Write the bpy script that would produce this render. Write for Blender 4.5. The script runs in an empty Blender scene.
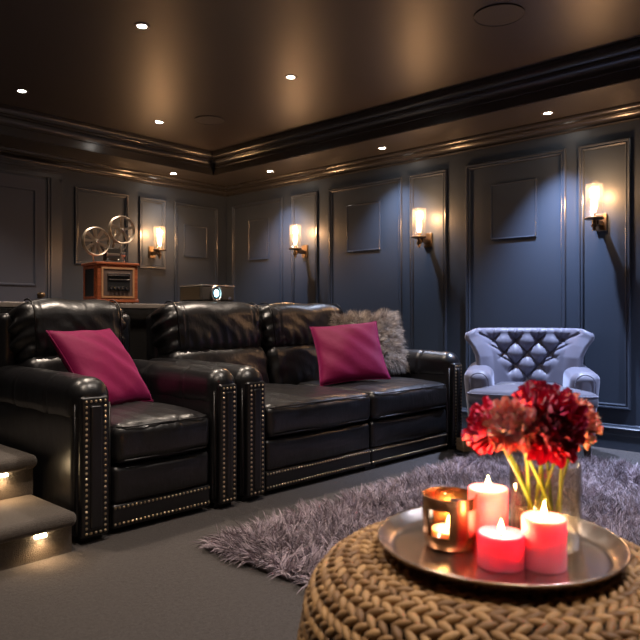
import bpy, bmesh, math, random
import numpy as np
from mathutils import Vector, Matrix, Euler
R_ = math.radians
random.seed(7); rng = np.random.default_rng(7)
PI = math.pi
S = bpy.context.scene
COL = S.collection

# ------------------------------------------------------------------ materials
def new_mat(name):
    m = bpy.data.materials.new(name); m.use_nodes = True
    nt = m.node_tree; b = nt.nodes['Principled BSDF']
    return m, nt, b
def N(nt, t, **kw):
    n = nt.nodes.new(t)
    for k, v in kw.items(): setattr(n, k, v)
    return n
def principled(name, col, rough=.5, metal=0., spec=.5, bump=None, var=None, sheen=0., sheen_col=None, coat=0., sss=None, trans=0., ior=1.45, emit=None, estr=0.):
    m, nt, b = new_mat(name)
    b.inputs['Base Color'].default_value = (*col, 1); b.inputs['Roughness'].default_value = rough
    b.inputs['Metallic'].default_value = metal; b.inputs['Specular IOR Level'].default_value = spec
    b.inputs['Transmission Weight'].default_value = trans; b.inputs['IOR'].default_value = ior
    if coat: b.inputs['Coat Weight'].default_value = coat; b.inputs['Coat Roughness'].default_value = .25
    if sheen:
        b.inputs['Sheen Weight'].default_value = sheen; b.inputs['Sheen Roughness'].default_value = .4
        if sheen_col: b.inputs['Sheen Tint'].default_value = (*sheen_col, 1)
    if sss:
        b.inputs['Subsurface Weight'].default_value = sss[0]; b.inputs['Subsurface Scale'].default_value = sss[1]
        b.inputs['Subsurface Radius'].default_value = sss[2]
    if emit:
        b.inputs['Emission Color'].default_value = (*emit, 1); b.inputs['Emission Strength'].default_value = estr
    tc = N(nt, 'ShaderNodeTexCoord')
    if var:   # (scale, second colour)
        no = N(nt, 'ShaderNodeTexNoise'); no.inputs['Scale'].default_value = var[0]; no.inputs['Detail'].default_value = 5
        mx = N(nt, 'ShaderNodeMix', data_type='RGBA')
        mx.inputs['A'].default_value = (*col, 1); mx.inputs['B'].default_value = (*var[1], 1)
        nt.links.new(tc.outputs['Object'], no.inputs['Vector']); nt.links.new(no.outputs['Fac'], mx.inputs['Factor'])
        nt.links.new(mx.outputs['Result'], b.inputs['Base Color'])
    if bump:  # list of (scale, strength, distance, stretch)
        prev = None
        for sc, st, di, stretch in bump:
            no = N(nt, 'ShaderNodeTexNoise'); no.inputs['Scale'].default_value = sc; no.inputs['Detail'].default_value = 4
            mp = N(nt, 'ShaderNodeMapping'); mp.inputs['Scale'].default_value = stretch
            bp = N(nt, 'ShaderNodeBump'); bp.inputs['Strength'].default_value = st; bp.inputs['Distance'].default_value = di
            nt.links.new(tc.outputs['Object'], mp.inputs['Vector']); nt.links.new(mp.outputs['Vector'], no.inputs['Vector'])
            nt.links.new(no.outputs['Fac'], bp.inputs['Height'])
            if prev: nt.links.new(prev.outputs['Normal'], bp.inputs['Normal'])
            prev = bp
        nt.links.new(prev.outputs['Normal'], b.inputs['Normal'])
    return m
def emission(name, col, strength):
    m, nt, b = new_mat(name); nt.nodes.remove(b)
    e = N(nt, 'ShaderNodeEmission'); e.inputs['Color'].default_value = (*col, 1); e.inputs['Strength'].default_value = strength
    nt.links.new(e.outputs[0], nt.nodes['Material Output'].inputs['Surface']); return m
def thin_glass(name, tint, rough=.04, base=.03, bumpy=False, edge=.35, scatter=0.):
    m, nt, b = new_mat(name); nt.nodes.remove(b)
    t = N(nt, 'ShaderNodeBsdfTransparent'); t.inputs['Color'].default_value = (*tint, 1)
    g = N(nt, 'ShaderNodeBsdfGlossy'); g.inputs['Roughness'].default_value = rough
    f = N(nt, 'ShaderNodeLayerWeight'); f.inputs['Blend'].default_value = .5
    p = N(nt, 'ShaderNodeMath', operation='POWER'); p.inputs[1].default_value = 4
    a = N(nt, 'ShaderNodeMath', operation='MULTIPLY_ADD'); a.inputs[1].default_value = edge; a.inputs[2].default_value = base
    mx = N(nt, 'ShaderNodeMixShader')
    nt.links.new(f.outputs['Facing'], p.inputs[0]); nt.links.new(p.outputs[0], a.inputs[0]); nt.links.new(a.outputs[0], mx.inputs[0])
    nt.links.new(t.outputs[0], mx.inputs[1]); nt.links.new(g.outputs[0], mx.inputs[2])
    out = mx
    if bumpy:
        v = N(nt, 'ShaderNodeTexVoronoi'); v.inputs['Scale'].default_value = 90
        bp = N(nt, 'ShaderNodeBump'); bp.inputs['Strength'].default_value = .6; bp.inputs['Distance'].default_value = .003
        tc = N(nt, 'ShaderNodeTexCoord'); nt.links.new(tc.outputs['Object'], v.inputs['Vector'])
        nt.links.new(v.outputs['Distance'], bp.inputs['Height']); nt.links.new(bp.outputs[0], g.inputs['Normal'])
    if scatter:   # seeds and bubbles in the glass scatter some light
        tr = N(nt, 'ShaderNodeBsdfTranslucent'); tr.inputs['Color'].default_value = (1, .95, .88, 1)
        m2 = N(nt, 'ShaderNodeMixShader'); m2.inputs[0].default_value = scatter
        nt.links.new(mx.outputs[0], m2.inputs[1]); nt.links.new(tr.outputs[0], m2.inputs[2]); out = m2
    nt.links.new(out.outputs[0], nt.nodes['Material Output'].inputs['Surface']); return m
def strand_mat(name, c0, c1, rough=.6, sheen=.3):
    m, nt, b = new_mat(name)
    at = N(nt, 'ShaderNodeAttribute', attribute_name='tone')
    mx = N(nt, 'ShaderNodeMix', data_type='RGBA'); mx.inputs['A'].default_value = (*c0, 1); mx.inputs['B'].default_value = (*c1, 1)
    nt.links.new(at.outputs['Fac'], mx.inputs['Factor']); nt.links.new(mx.outputs['Result'], b.inputs['Base Color'])
    b.inputs['Roughness'].default_value = rough; b.inputs['Sheen Weight'].default_value = sheen; b.inputs['Specular IOR Level'].default_value = .3
    return m
def wood(name, c0, c1, scale=6, rough=.35):
    m, nt, b = new_mat(name)
    tc = N(nt, 'ShaderNodeTexCoord'); mp = N(nt, 'ShaderNodeMapping'); mp.inputs['Scale'].default_value = (1, 4, 14)
    no = N(nt, 'ShaderNodeTexNoise'); no.inputs['Scale'].default_value = scale; no.inputs['Detail'].default_value = 6
    cr = N(nt, 'ShaderNodeValToRGB'); cr.color_ramp.elements[0].position = .35; cr.color_ramp.elements[1].position = .65
    cr.color_ramp.elements[0].color = (*c0, 1); cr.color_ramp.elements[1].color = (*c1, 1)
    nt.links.new(tc.outputs['Object'], mp.inputs['Vector']); nt.links.new(mp.outputs[0], no.inputs['Vector'])
    nt.links.new(no.outputs['Fac'], cr.inputs[0]); nt.links.new(cr.outputs[0], b.inputs['Base Color'])
    b.inputs['Roughness'].default_value = rough; return m
one = (1, 1, 1)
M = {}
M['wall'] = principled('slate_wall_paint', (.043, .056, .078), .42, bump=[(60, .04, .002, one)])
M['trim'] = principled('satin_trim_paint', (.050, .062, .084), .24, spec=.8)
M['crown'] = principled('satin_crown_paint', (.036, .034, .034), .24, spec=.9)
M['ceiling'] = principled('dark_satin_ceiling', (.044, .033, .028), .42, spec=.7, bump=[(25, .03, .002, one)])
M['soffit'] = principled('soffit_paint', (.042, .038, .036), .4, spec=.6)
M['door'] = principled('door_paint', (.07, .076, .105), .4)
M['leather'] = principled('black_leather', (.0062, .0060, .0072), .34, spec=.8, bump=[(9, .5, .012, (1, 1, 1)), (30, .35, .005, (1.6, 1, .6)), (260, .12, .001, one)])
M['leather_fine'] = principled('black_leather_taut', (.0060, .0058, .0070), .33, spec=.75, bump=[(14, .35, .006, (1, 1, 1)), (260, .12, .001, one)])
M['piping'] = principled('leather_piping', (.008, .008, .009), .35)
M['nail'] = principled('brass_nailhead', (.78, .60, .38), .28, metal=1)
M['foot'] = principled('black_foot', (.008, .008, .008), .5)
M['carpet'] = principled('loop_carpet', (.120, .105, .098), .95, spec=.1, sheen=.1, var=(75, (.045, .040, .040)), bump=[(300, 1., .008, one), (60, .4, .008, one)])
M['stepcarpet'] = principled('step_carpet', (.14, .122, .11), .95, spec=.1, sheen=.2, var=(120, (.07, .06, .052)), bump=[(260, .9, .006, one)])
M['rug'] = strand_mat('shag_rug_pile', (.10, .073, .085), (.50, .40, .445))
M['rugbase'] = principled('rug_backing', (.07, .055, .065), .95)
M['fur'] = strand_mat('long_fur', (.16, .13, .11), (.80, .70, .60))
M['furbase'] = principled('fur_hide', (.14, .12, .10), .9)
M['magenta'] = principled('magenta_velvet', (.19, .004, .055), .62, spec=.2, sheen=.35, sheen_col=(1, .2, .6), bump=[(7, .35, .02, one), (300, .1, .001, one)])
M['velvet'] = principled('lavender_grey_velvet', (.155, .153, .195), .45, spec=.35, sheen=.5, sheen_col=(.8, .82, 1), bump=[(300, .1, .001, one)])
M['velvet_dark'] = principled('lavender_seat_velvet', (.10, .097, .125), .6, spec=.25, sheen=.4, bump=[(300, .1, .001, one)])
M['darkwood'] = principled('espresso_wood', (.018, .012, .010), .3)
M['console'] = principled('console_lacquer', (.010, .0095, .0095), .35)
M['consoletop'] = principled('console_stone_top', (.22, .19, .165), .3, var=(18, (.12, .10, .09)))
M['radiowood'] = wood('cherry_wood', (.20, .045, .018), (.36, .10, .035))
M['radiotrim'] = principled('pale_wood_trim', (.42, .22, .11), .4)
M['radiopanel'] = principled('radio_panel', (.17, .12, .10), .35, metal=.4)
M['blackplastic'] = principled('black_plastic', (.012, .012, .013), .4)
M['chrome'] = principled('warm_chrome', (.72, .66, .60), .2, metal=1)
M['reel'] = principled('aged_reel_metal', (.55, .45, .34), .35, metal=1)
M['darkmetal'] = principled('dark_machine_metal', (.10, .09, .08), .3, metal=.8)
M['brass'] = principled('antique_brass', (.24, .165, .10), .32, metal=1)
M['glass'] = thin_glass('seeded_glass', (.97, .95, .92), .08, .04, True, .35, .015)
M['vaseglass'] = thin_glass('smoky_vase_glass', (.93, .88, .79), .03, .05, False, .8)
M['water'] = thin_glass('vase_water', (.97, .92, .78), .03, .02, False, .2)
M['bulb'] = emission('warm_filament_bulb', (1, .62, .30), 20)
M['bulbglass'] = thin_glass('bulb_glass', (1, .96, .88), .05, .04)
M['lamp'] = emission('downlight_lamp', (1, .93, .84), 60)
M['stepled'] = emission('step_led', (1, .72, .40), 45)
M['ringmetal'] = principled('downlight_ring', (.20, .17, .15), .35, metal=.6)
M['speaker'] = principled('speaker_grille', (.042, .036, .036), .6, bump=[(500, .5, .001, one)])
M['lens'] = principled('projector_lens', (.02, .05, .08), .05, coat=1)
M['lensglow'] = emission('projector_beam_glow', (.45, .85, 1), 5)
M['proj'] = principled('projector_shell', (.05, .045, .04), .4, metal=.3)
M['projtop'] = principled('projector_side', (.09, .065, .04), .35, metal=.5)
M['screen'] = principled('matte_white_bounce_screen', (.8, .8, .8), .9)
M['rattan'] = strand_mat('water_hyacinth', (.17, .085, .032), (.47, .275, .115), .5, .1)
M['rattancore'] = principled('woven_core', (.05, .028, .014), .9)
M['tray'] = principled('hammered_tray_metal', (.66, .55, .48), .25, metal=1, bump=[(40, .25, .002, one)])
M['wax'] = principled('rose_wax', (.88, .20, .33), .45, spec=.4, sss=(1., .06, (1., .50, .30)))
M['waxdeep'] = principled('magenta_wax', (.82, .10, .22), .45, spec=.4, sss=(1., .05, (1., .3, .28)))
M['flame'] = emission('candle_flame', (1, .62, .22), 38)
M['wick'] = principled('wick', (.02, .015, .01), .9)
M['copper'] = principled('copper_lantern', (.30, .155, .08), .26, metal=1)
M['tealight'] = principled('cream_wax', (.85, .70, .50), .5, sss=(1., .03, (1, .5, .3)))
M['stem'] = principled('flower_stem', (.10, .20, .02), .45, var=(20, (.17, .24, .04)))
def petal_mat(name, c0, c1):
    m = strand_mat(name, c0, c1, .5, .2); b = m.node_tree.nodes['Principled BSDF']
    b.inputs['Subsurface Weight'].default_value = .6; b.inputs['Subsurface Scale'].default_value = .01; return m
M['crimson'] = petal_mat('crimson_petals', (.55, .008, .06), (.90, .05, .17))
M['burgundy'] = petal_mat('burgundy_petals', (.20, .004, .035), (.62, .02, .12))
M['peach'] = petal_mat('peach_pink_petals', (.95, .22, .28), (1., .58, .52))
M['coral'] = petal_mat('coral_petals', (.85, .16, .17), (1., .48, .36))
M['sidewood'] = wood('oak_block', (.30, .19, .11), (.45, .31, .19), 5, .4)

# ------------------------------------------------------------------ mesh helpers
class MB:
    def __init__(s): s.v = []; s.f = []; s.n = 0; s.tone = []
    def add(s, v, f, tone=.5):
        v = np.asarray(v, float).reshape(-1, 3); o = s.n
        s.v.append(v); s.f.extend([tuple(int(i) + o for i in q) for q in f]); s.n += len(v)
        s.tone.append(np.full(len(v), tone) if np.isscalar(tone) else np.asarray(tone, float))
    def build(s, name, mat, parent=None, smooth=True, tone=False):
        me = bpy.data.meshes.new(name); me.from_pydata(np.concatenate(s.v).tolist(), [], s.f)
        if tone:
            a = me.attributes.new('tone', 'FLOAT', 'POINT'); a.data.foreach_set('value', np.concatenate(s.tone).astype(np.float32))
        bm = bmesh.new(); bm.from_mesh(me)
        if not tone: bmesh.ops.recalc_face_normals(bm, faces=bm.faces)
        bm.to_mesh(me); bm.free()
        if smooth is True: me.shade_smooth()
        me.materials.append(mat)
        o = bpy.data.objects.new(name, me); COL.objects.link(o)
        if parent: o.parent = parent
        if smooth == 'auto':
            me.shade_smooth(); me.set_sharp_from_angle(angle=math.radians(38))
        return o
def box_v(x0, y0, z0, x1, y1, z1):
    return [(x0,y0,z0),(x1,y0,z0),(x1,y1,z0),(x0,y1,z0),(x0,y0,z1),(x1,y0,z1),(x1,y1,z1),(x0,y1,z1)], [(0,3,2,1),(4,5,6,7),(0,1,5,4),(1,2,6,5),(2,3,7,6),(3,0,4,7)]
def grid_f(n, m, off=0, closed_u=False):
    f = []
    for i in range(n if closed_u else n - 1):
        for j in range(m - 1):
            a = i*m + j; b = ((i+1) % n)*m + j
            f.append((off+a, off+b, off+b+1, off+a+1))
    return f
def rbox(mb, x0, y0, z0, x1, y1, z1, r, n=(8, 8, 8), bulge=(0, 0, 0), disp=None, tone=.5):
    """rounded box: grids on the six faces, rounded by radius r, bulging faces, optional displacement"""
    c = np.array([(x0+x1)/2, (y0+y1)/2, (z0+z1)/2]); H = np.array([(x1-x0)/2, (y1-y0)/2, (z1-z0)/2])
    r = min(r, *(H*.98))
    def samp(h, k):
        a = h - r; e = [h - r*(1-math.tan(t*PI/4)) for t in np.linspace(0, 1, 6)]
        mid = list(np.linspace(-a, a, k+1)) if a > 1e-5 else [0.]
        return np.array(sorted(set([round(q, 6) for q in mid + e[1:] + [-q for q in e[1:]]])))
    vs = []; fs = []; off = 0
    for ax in range(3):
        u, w = (ax+1) % 3, (ax+2) % 3
        A = samp(H[u], n[u]); B = samp(H[w], n[w])
        for sg in (-1, 1):
            P = np.zeros((len(A), len(B), 3)); P[..., u] = A[:, None]; P[..., w] = B[None, :]; P[..., ax] = sg*H[ax]
            P = P.reshape(-1, 3); vs.append(P); g = grid_f(len(A), len(B), off)
            fs += g if sg > 0 else [q[::-1] for q in g]; off += len(P)
    P = np.concatenate(vs); Q = np.clip(P, -(H-r), H-r); D = P - Q; L = np.linalg.norm(D, axis=1)[:, None]; Nn = D/np.maximum(L, 1e-9)
    R = Q + Nn*r; t = R/H
    for ax in range(3):
        u, w = (ax+1) % 3, (ax+2) % 3
        k = np.clip(1-t[:, u]**2, 0, 1)**.7*np.clip(1-t[:, w]**2, 0, 1)**.7
        R[:, ax] += bulge[ax]*k*np.sign(Nn[:, ax])*np.abs(Nn[:, ax])
    if disp is not None: R = disp(R, Nn, t)
    # weld duplicates
    key = {}; idx = np.zeros(len(R), int); out = []
    Pr = np.round(P, 5)
    for i, p in enumerate(map(tuple, Pr)):
        if p not in key: key[p] = len(out); out.append(R[i])
        idx[i] = key[p]
    fs = [tuple(idx[list(q)]) for q in fs]
    mb.add(np.array(out) + c, fs, tone)
def tube(mb, pts, r, k=8, closed=False, tone=.5, cap=True):
    pts = [Vector(p) for p in pts]; n = len(pts); rs = r if hasattr(r, '__len__') else [r]*n
    ref = None; V = []
    for i, p in enumerate(pts):
        a = pts[i-1] if (i > 0 or closed) else p; b = pts[(i+1) % n] if (i < n-1 or closed) else p
        d = (b - a); d = d.normalized() if d.length > 1e-9 else Vector((0, 0, 1))
        if ref is None: ref = Vector((0, 0, 1)) if abs(d.z) < .9 else Vector((1, 0, 0))
        s = d.cross(ref).normalized(); ref = s.cross(d).normalized()
        for j in range(k):
            t = 2*PI*j/k; V.append(p + (s*math.cos(t) + ref*math.sin(t))*rs[i])
    F = []
    for i in range(n if closed else n-1):
        for j in range(k):
            a, b = i*k+j, i*k+(j+1) % k; c, d = ((i+1) % n)*k+(j+1) % k, ((i+1) % n)*k+j
            F.append((a, b, c, d))
    if cap and not closed: F.append(tuple(range(k))[::-1]); F.append(tuple(range((n-1)*k, n*k)))
    mb.add([tuple(v) for v in V], F, tone)
def lathe(mb, prof, k=48, c=(0, 0, 0), axis='z', tone=.5, closed=False):
    V = []; F = []; n = len(prof)
    for j in range(k):
        t = 2*PI*j/k
        for (r, h) in prof:
            p = (r*math.cos(t), r*math.sin(t), h)
            if axis == 'y': p = (p[0], -p[2], p[1])
            if axis == 'x': p = (p[2], p[0], p[1])
            V.append((p[0]+c[0], p[1]+c[1], p[2]+c[2]))
    for j in range(k):
        for i in range(n-1):
            F.append((j*n+i, ((j+1) % k)*n+i, ((j+1) % k)*n+i+1, j*n+i+1))
        if closed: F.append((j*n+n-1, ((j+1) % k)*n+n-1, ((j+1) % k)*n, j*n))
    if not closed:
        if prof[0][0] > 1e-6: F.append(tuple(j*n for j in range(k))[::-1])
        if prof[-1][0] > 1e-6: F.append(tuple(j*n+n-1 for j in range(k)))
    mb.add(V, F, tone)
def strands(mb_name, roots, dirs, lens, width, droop, mat, parent=None, seg=3, tones=None):
    n = len(roots); roots = np.asarray(roots); dirs = np.asarray(dirs); dirs = dirs/np.linalg.norm(dirs, axis=1)[:, None]
    side = np.cross(dirs, rng.normal(size=(n, 3))); side /= np.linalg.norm(side, axis=1)[:, None]+1e-9
    per = 2*seg+1; V = np.zeros((n, per, 3)); L = np.asarray(lens)[:, None]
    p = roots.copy(); d = dirs.copy()
    for s in range(seg):
        w = width*(1-.55*s/seg)
        V[:, 2*s] = p - side*w/2; V[:, 2*s+1] = p + side*w/2
        p = p + d*L/seg; d = d + np.asarray(droop); d = d/np.linalg.norm(d, axis=1)[:, None]
    V[:, -1] = p
    base = (np.arange(n)*per)[:, None]; quads = []
    for s in range(seg-1): quads.append(base + np.array([[2*s, 2*s+1, 2*s+3, 2*s+2]]))
    quads = np.stack(quads, 1).reshape(-1, 4); tris = base + np.array([[2*seg-2, 2*seg-1, 2*seg]])
    me = bpy.data.meshes.new(mb_name); nq, ntr = len(quads), len(tris)
    me.vertices.add(n*per); me.vertices.foreach_set('co', V.reshape(-1).astype(np.float32))
    me.loops.add(nq*4+ntr*3); me.loops.foreach_set('vertex_index', np.concatenate([quads.reshape(-1), tris.reshape(-1)]).astype(np.int32))
    me.polygons.add(nq+ntr)
    me.polygons.foreach_set('loop_start', np.concatenate([np.arange(nq)*4, nq*4+np.arange(ntr)*3]).astype(np.int32))
    me.update(calc_edges=True)
    tv = np.repeat((rng.random(n) if tones is None else tones), per)
    a = me.attributes.new('tone', 'FLOAT', 'POINT'); a.data.foreach_set('value', tv.astype(np.float32))
    me.materials.append(mat); o = bpy.data.objects.new(mb_name, me); COL.objects.link(o)
    if parent: o.parent = parent
    return o

def tag(o, label, cat, group=None, kind=None):
    o['label'] = label; o['category'] = cat
    if group: o['group'] = group
    if kind: o['kind'] = kind
    return o
def thing(name, label, cat, loc=(0, 0, 0), rz=0, group=None):
    o = bpy.data.objects.new(name, None); COL.objects.link(o); o.empty_display_size = .1
    o.location = loc; o.rotation_euler = (0, 0, rz); return tag(o, label, cat, group)
def struct(o): o['kind'] = 'structure'; return o
def bbox(name, b, mat, parent=None, bev=0.):
    mb = MB()
    if bev: rbox(mb, *b, bev, (1, 1, 1))
    else: mb.add(*box_v(*b))
    return mb.build(name, mat, parent, 'auto' if bev else False)
def copy_tree(o, parent=None):
    c = o.copy(); COL.objects.link(c)
    if parent: c.parent = parent
    for ch in list(o.children): copy_tree(ch, c)
    return c
def light(name, kind, loc, energy, col, parent=None, rot=(0, 0, 0), **kw):
    l = bpy.data.lights.new(name, kind); l.energy = energy; l.color = col
    for k, v in kw.items(): setattr(l, k, v)
    o = bpy.data.objects.new(name, l); COL.objects.link(o); o.location = loc; o.rotation_euler = rot
    if parent: o.parent = parent
    return o

# ------------------------------------------------------------------ room
X0, X1, Y0, Y1 = -1.5, 4.88, -2.6, 5.95
ZS, ZC = 2.40, 2.61
TX0, TX1, TY0, TY1 = -.9, 4.33, -2.0, 5.48
struct(bbox('floor', (X0, Y0, -.1, X1, Y1, 0), M['carpet']))
struct(bbox('wall_right', (X1, Y0-.1, -.1, X1+.12, Y1+.12, 2.8), M['wall']))
struct(bbox('wall_back', (X0-.1, Y1, -.1, X1, Y1+.12, 2.8), M['wall']))
struct(bbox('wall_left', (X0-.12, Y0, -.1, X0, Y1, 2.8), M['wall']))
struct(bbox('wall_front', (X0, Y0-.12, -.1, X1, Y0, 2.8), M['wall']))
struct(bbox('ceiling', (TX0-.02, TY0-.02, ZC, TX1+.02, TY1+.02, ZC+.1), M['ceiling']))
mb = MB()   # soffit ring: a solid drop round the tray
for b in ((X0, Y0, ZS, TX0, Y1, ZC+.1), (TX1, Y0, ZS, X1, Y1, ZC+.1), (TX0, Y0, ZS, TX1, TY0, ZC+.1), (TX0, TY1, ZS, TX1, Y1, ZC+.1)): mb.add(*box_v(*b))
struct(mb.build('ceiling_soffit', M['soffit'], None, False))

def ring_sides(names, x0, y0, x1, y1, prof, mat):
    """moulding: prof = [(inset from the rectangle, z)], one object for each side with mitred ends"""
    for k, nm in enumerate(names):
        V = []
        for (i, z) in prof:
            c = [(x0+i, y0+i), (x1-i, y0+i), (x1-i, y1-i), (x0+i, y1-i)]
            a, b = c[k], c[(k+1) % 4]; V += [(a[0], a[1], z), (b[0], b[1], z)]
        n = len(prof); F = [(2*i, 2*i+1, 2*i+3, 2*i+2) for i in range(n-1)] + [tuple(range(0, 2*n, 2)), tuple(range(1, 2*n, 2))]
        F.append((2*n-2, 2*n-1, 1, 0))
        m_ = MB(); m_.add(V, F); o = m_.build(nm, mat, None, 'auto'); struct(o)
def curve(a, b, n, conc):  # quarter-ish curve between two (inset,z) points
    out = []
    for i in range(n+1):
        t = i/n*PI/2
        if conc: out.append((a[0]+(b[0]-a[0])*(1-math.cos(t)), a[1]+(b[1]-a[1])*math.sin(t)))
        else: out.append((a[0]+(b[0]-a[0])*math.sin(t), a[1]+(b[1]-a[1])*(1-math.cos(t))))
    return out
sides = ['front', 'right', 'back', 'left']
crown = [(0, 2.305), (.016, 2.305), (.020, 2.312), (.016, 2.32)] + curve((.016, 2.322), (.06, 2.358), 5, True) + [(.066, 2.358), (.066, 2.366)] + curve((.066, 2.368), (.095, 2.39), 4, False) + [(.10, 2.39), (.10, 2.3995), (0, 2.3995)]
ring_sides(['crown_moulding_'+s for s in sides], X0, Y0, X1, Y1, crown, M['crown'])
tray = [(0, 2.405), (-.0, 2.401), (.014, 2.401), (.014, 2.47), (.024, 2.474), (.024, 2.486)] + curve((.024, 2.49), (.07, 2.53), 5, True) + [(.078, 2.53), (.078, 2.542)] + curve((.078, 2.545), (.115, 2.585), 5, False) + [(.122, 2.585), (.122, 2.6095), (0, 2.6095)]
ring_sides(['tray_moulding_'+s for s in sides], TX0, TY0, TX1, TY1, tray, M['crown'])
base = [(0, .0), (.016, 0), (.016, .10), (.020, .105), (.016, .112), (.016, .14), (.026, .145), (.026, .152), (.020, .158), (.014, .166), (.014, .172), (0, .18)]
ring_sides(['baseboard_'+s for s in sides], X0, Y0, X1, Y1, base, M['trim'])

trim_n = [0]
PROF = [(0, 0), (0, .014), (.006, .020), (.014, .018), (.018, .010), (.026, .010), (.030, .014), (.036, .010), (.038, 0)]
def frame_panel(wall, a0, a1, z0, z1, prof=PROF, fill=None, mat='trim'):
    trim_n[0] += 1; V = []
    def P(a, z, p):
        return (X1-p, a, z) if wall == 'R' else (a, Y1-p, z)
    for (i, p) in prof:
        for (a, z) in ((a0+i, z0+i), (a1-i, z0+i), (a1-i, z1-i), (a0+i, z1-i)): V.append(P(a, z, p))
    F = []
    for i in range(len(prof)-1):
        for k in range(4):
            F.append((4*i+k, 4*i+(k+1) % 4, 4*i+4+(k+1) % 4, 4*i+4+k))
    if fill: F.append(tuple(range(4*len(prof)-4, 4*len(prof))))
    m_ = MB(); m_.add(V, F); return struct(m_.build('trim_%d' % trim_n[0], M[mat], None, 'auto'))
ZB = .285
for a0, a1 in ((5.02, 5.835), (4.515, 4.885), (3.485, 4.365), (3.02, 3.40), (1.995, 2.835), (1.535, 1.90), (.55, 1.39), (.07, .44)):
    frame_panel('R', a0, a1, ZB, 2.19)
SMALL = [(0, 0), (0, .010), (.004, .012), (.010, .008), (.016, .008)]
for a0, a1 in ((5.235, 5.56), (3.73, 4.13), (2.225, 2.61), (.78, 1.16)):
    frame_panel('R', a0, a1, 1.555, 2.0, SMALL, True)
frame_panel('B', 3.04, 3.61, 1.43, 2.16); frame_panel('B', 3.735, 4.05, 1.43, 2.16); frame_panel('B', 4.165, 4.75, ZB, 2.16)
frame_panel('B', 4.29, 4.60, 1.585, 1.93, SMALL, True)
# door in the back wall with casing and header
mb = MB(); mb.add(*box_v(1.86, Y1-.035, 0, 2.745, Y1-.002, 2.18)); d = struct(mb.build('door_1', M['door'], None, False))
def door_panel(x0, x1, z0, z1):
    V = []; pr = [(0, 0), (.004, -.010), (.02, -.012), (.03, -.004)]
    pr = [(0, .0), (.002, .010), (.012, .013), (.022, .004)]
    for (i, p) in pr:
        for (a, z) in ((x0+i, z0+i), (x1-i, z0+i), (x1-i, z1-i), (x0+i, z1-i)): V.append((a, Y1-.035-p, z))
    F = []
    for i in range(len(pr)-1):
        for k in range(4): F.append((4*i+k, 4*i+(k+1) % 4, 4*i+4+(k+1) % 4, 4*i+4+k))
    m_ = MB(); m_.add(V, F); m_.build('door_panel', M['door'], d, 'auto')
door_panel(1.96, 2.66, 1.21, 2.08); door_panel(1.96, 2.66, .15, 1.05)
mb = MB(); lathe(mb, [(.026, 0), (.026, .006), (.010, .010), (.009, .03), (.022, .038), (.027, .05), (.022, .062), (0, .066)], 24, (2.695, Y1-.035, 1.13), 'y')
o = mb.build('door_knob', M['brass'], d); o['label'] = 'round brass door knob'
mb = MB()
for x0, x1 in ((1.70, 1.86), (2.745, 2.905)):
    for b in ((x0, Y1-.03, 0, x1, Y1, 2.20), (x0+.02, Y1-.042, 0, x1-.03, Y1-.03, 2.20), (x0+.045, Y1-.052, 0, x1-.06, Y1-.042, 2.2)): mb.add(*box_v(*b))
for b in ((1.70, Y1-.03, 2.18, 2.905, Y1, 2.30), (1.72, Y1-.05, 2.20, 2.885, Y1-.03, 2.22), (1.69, Y1-.06, 2.265, 2.915, Y1-.03, 2.285), (1.68, Y1-.08, 2.285, 2.925, Y1-.03, 2.304)): mb.add(*box_v(*b))
trim_n[0] += 1; struct(mb.build('trim_%d' % trim_n[0], M['trim'], None, False))

# ------------------------------------------------------------------ ceiling fittings
def downlight(x, y, z, label, energy, group, col=(1, .86, .70), size=1.75, blend=.9, tilt=0):
    t = thing('downlight', label, 'downlight', (x, y, z), 0, group)
    mb = MB(); lathe(mb, [(.026, 0), (.028, -.004), (.043, -.005), (.046, -.001), (.046, 0)], 32); mb.build('trim_ring', M['ringmetal'], t)
    mb = MB(); lathe(mb, [(0, -.0015), (.026, -.0015), (.026, -.0005)], 24); mb.build('lamp_disc', M['lamp'], t)
    light('downlight_beam', 'SPOT', (0, 0, -.012), energy, col, t, (0, tilt, 0), spot_size=size, spot_blend=blend, shadow_soft_size=.022)
    return t
CG = 'recessed downlights in the raised ceiling'; SG = 'recessed downlights in the lowered ceiling border'
for x, y, l in ((2.111, 3.33, 'recessed downlight nearest the top edge, left half of the raised ceiling'), (2.122, 4.951, 'recessed downlight at the far left of the raised ceiling'),
                (3.26, 4.879, 'recessed downlight in the raised ceiling near its far corner'), (3.267, 3.279, 'recessed downlight in the middle of the raised ceiling')):
    downlight(x, y, ZC, l, 80, CG, (1, .82, .66))
for x, y, e, c in ((2.1, 1.7, 65, (1, .86, .74)), (.95, 1.7, 62, (1, .82, .66)), (.95, 3.3, 50, (1, .82, .66)), (3.3, .1, 100, (.62, .72, 1)), (2.1, .1, 60, (.95, .92, 1)), (.95, .1, 50, (1, .82, .66))):  # unseen downlights added to fill the room with warm and cool light
    downlight(x, y, ZC, 'added fill downlight in the raised ceiling, outside the view', e, 'added fill downlights outside the view', c)
for x, y, l in ((4.61, 2.016, 'recessed downlight in the lowered border above the tufted armchair'), (4.602, 3.50, 'recessed downlight in the lowered border above the middle of the right wall'),
                (4.573, 4.889, 'recessed downlight in the lowered border near the far end of the right wall'), (4.60, .55, 'added fill downlight in the lowered border, unseen beyond the right edge')):  # the last one is unseen, added to brighten the floor at the right
    downlight(x, y, ZS, l, 300 if y < 3 else 80, SG, (.55, .67, 1) if y < 3 else (.66, .76, 1), 1.5 if y < 3 else 1.7, 1., R_(6) if y < 3 else 0)
downlight(3.98, 5.70, ZS, 'recessed downlight in the lowered border above the back wall sconce', 18, SG, (1, .9, .8))
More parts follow.
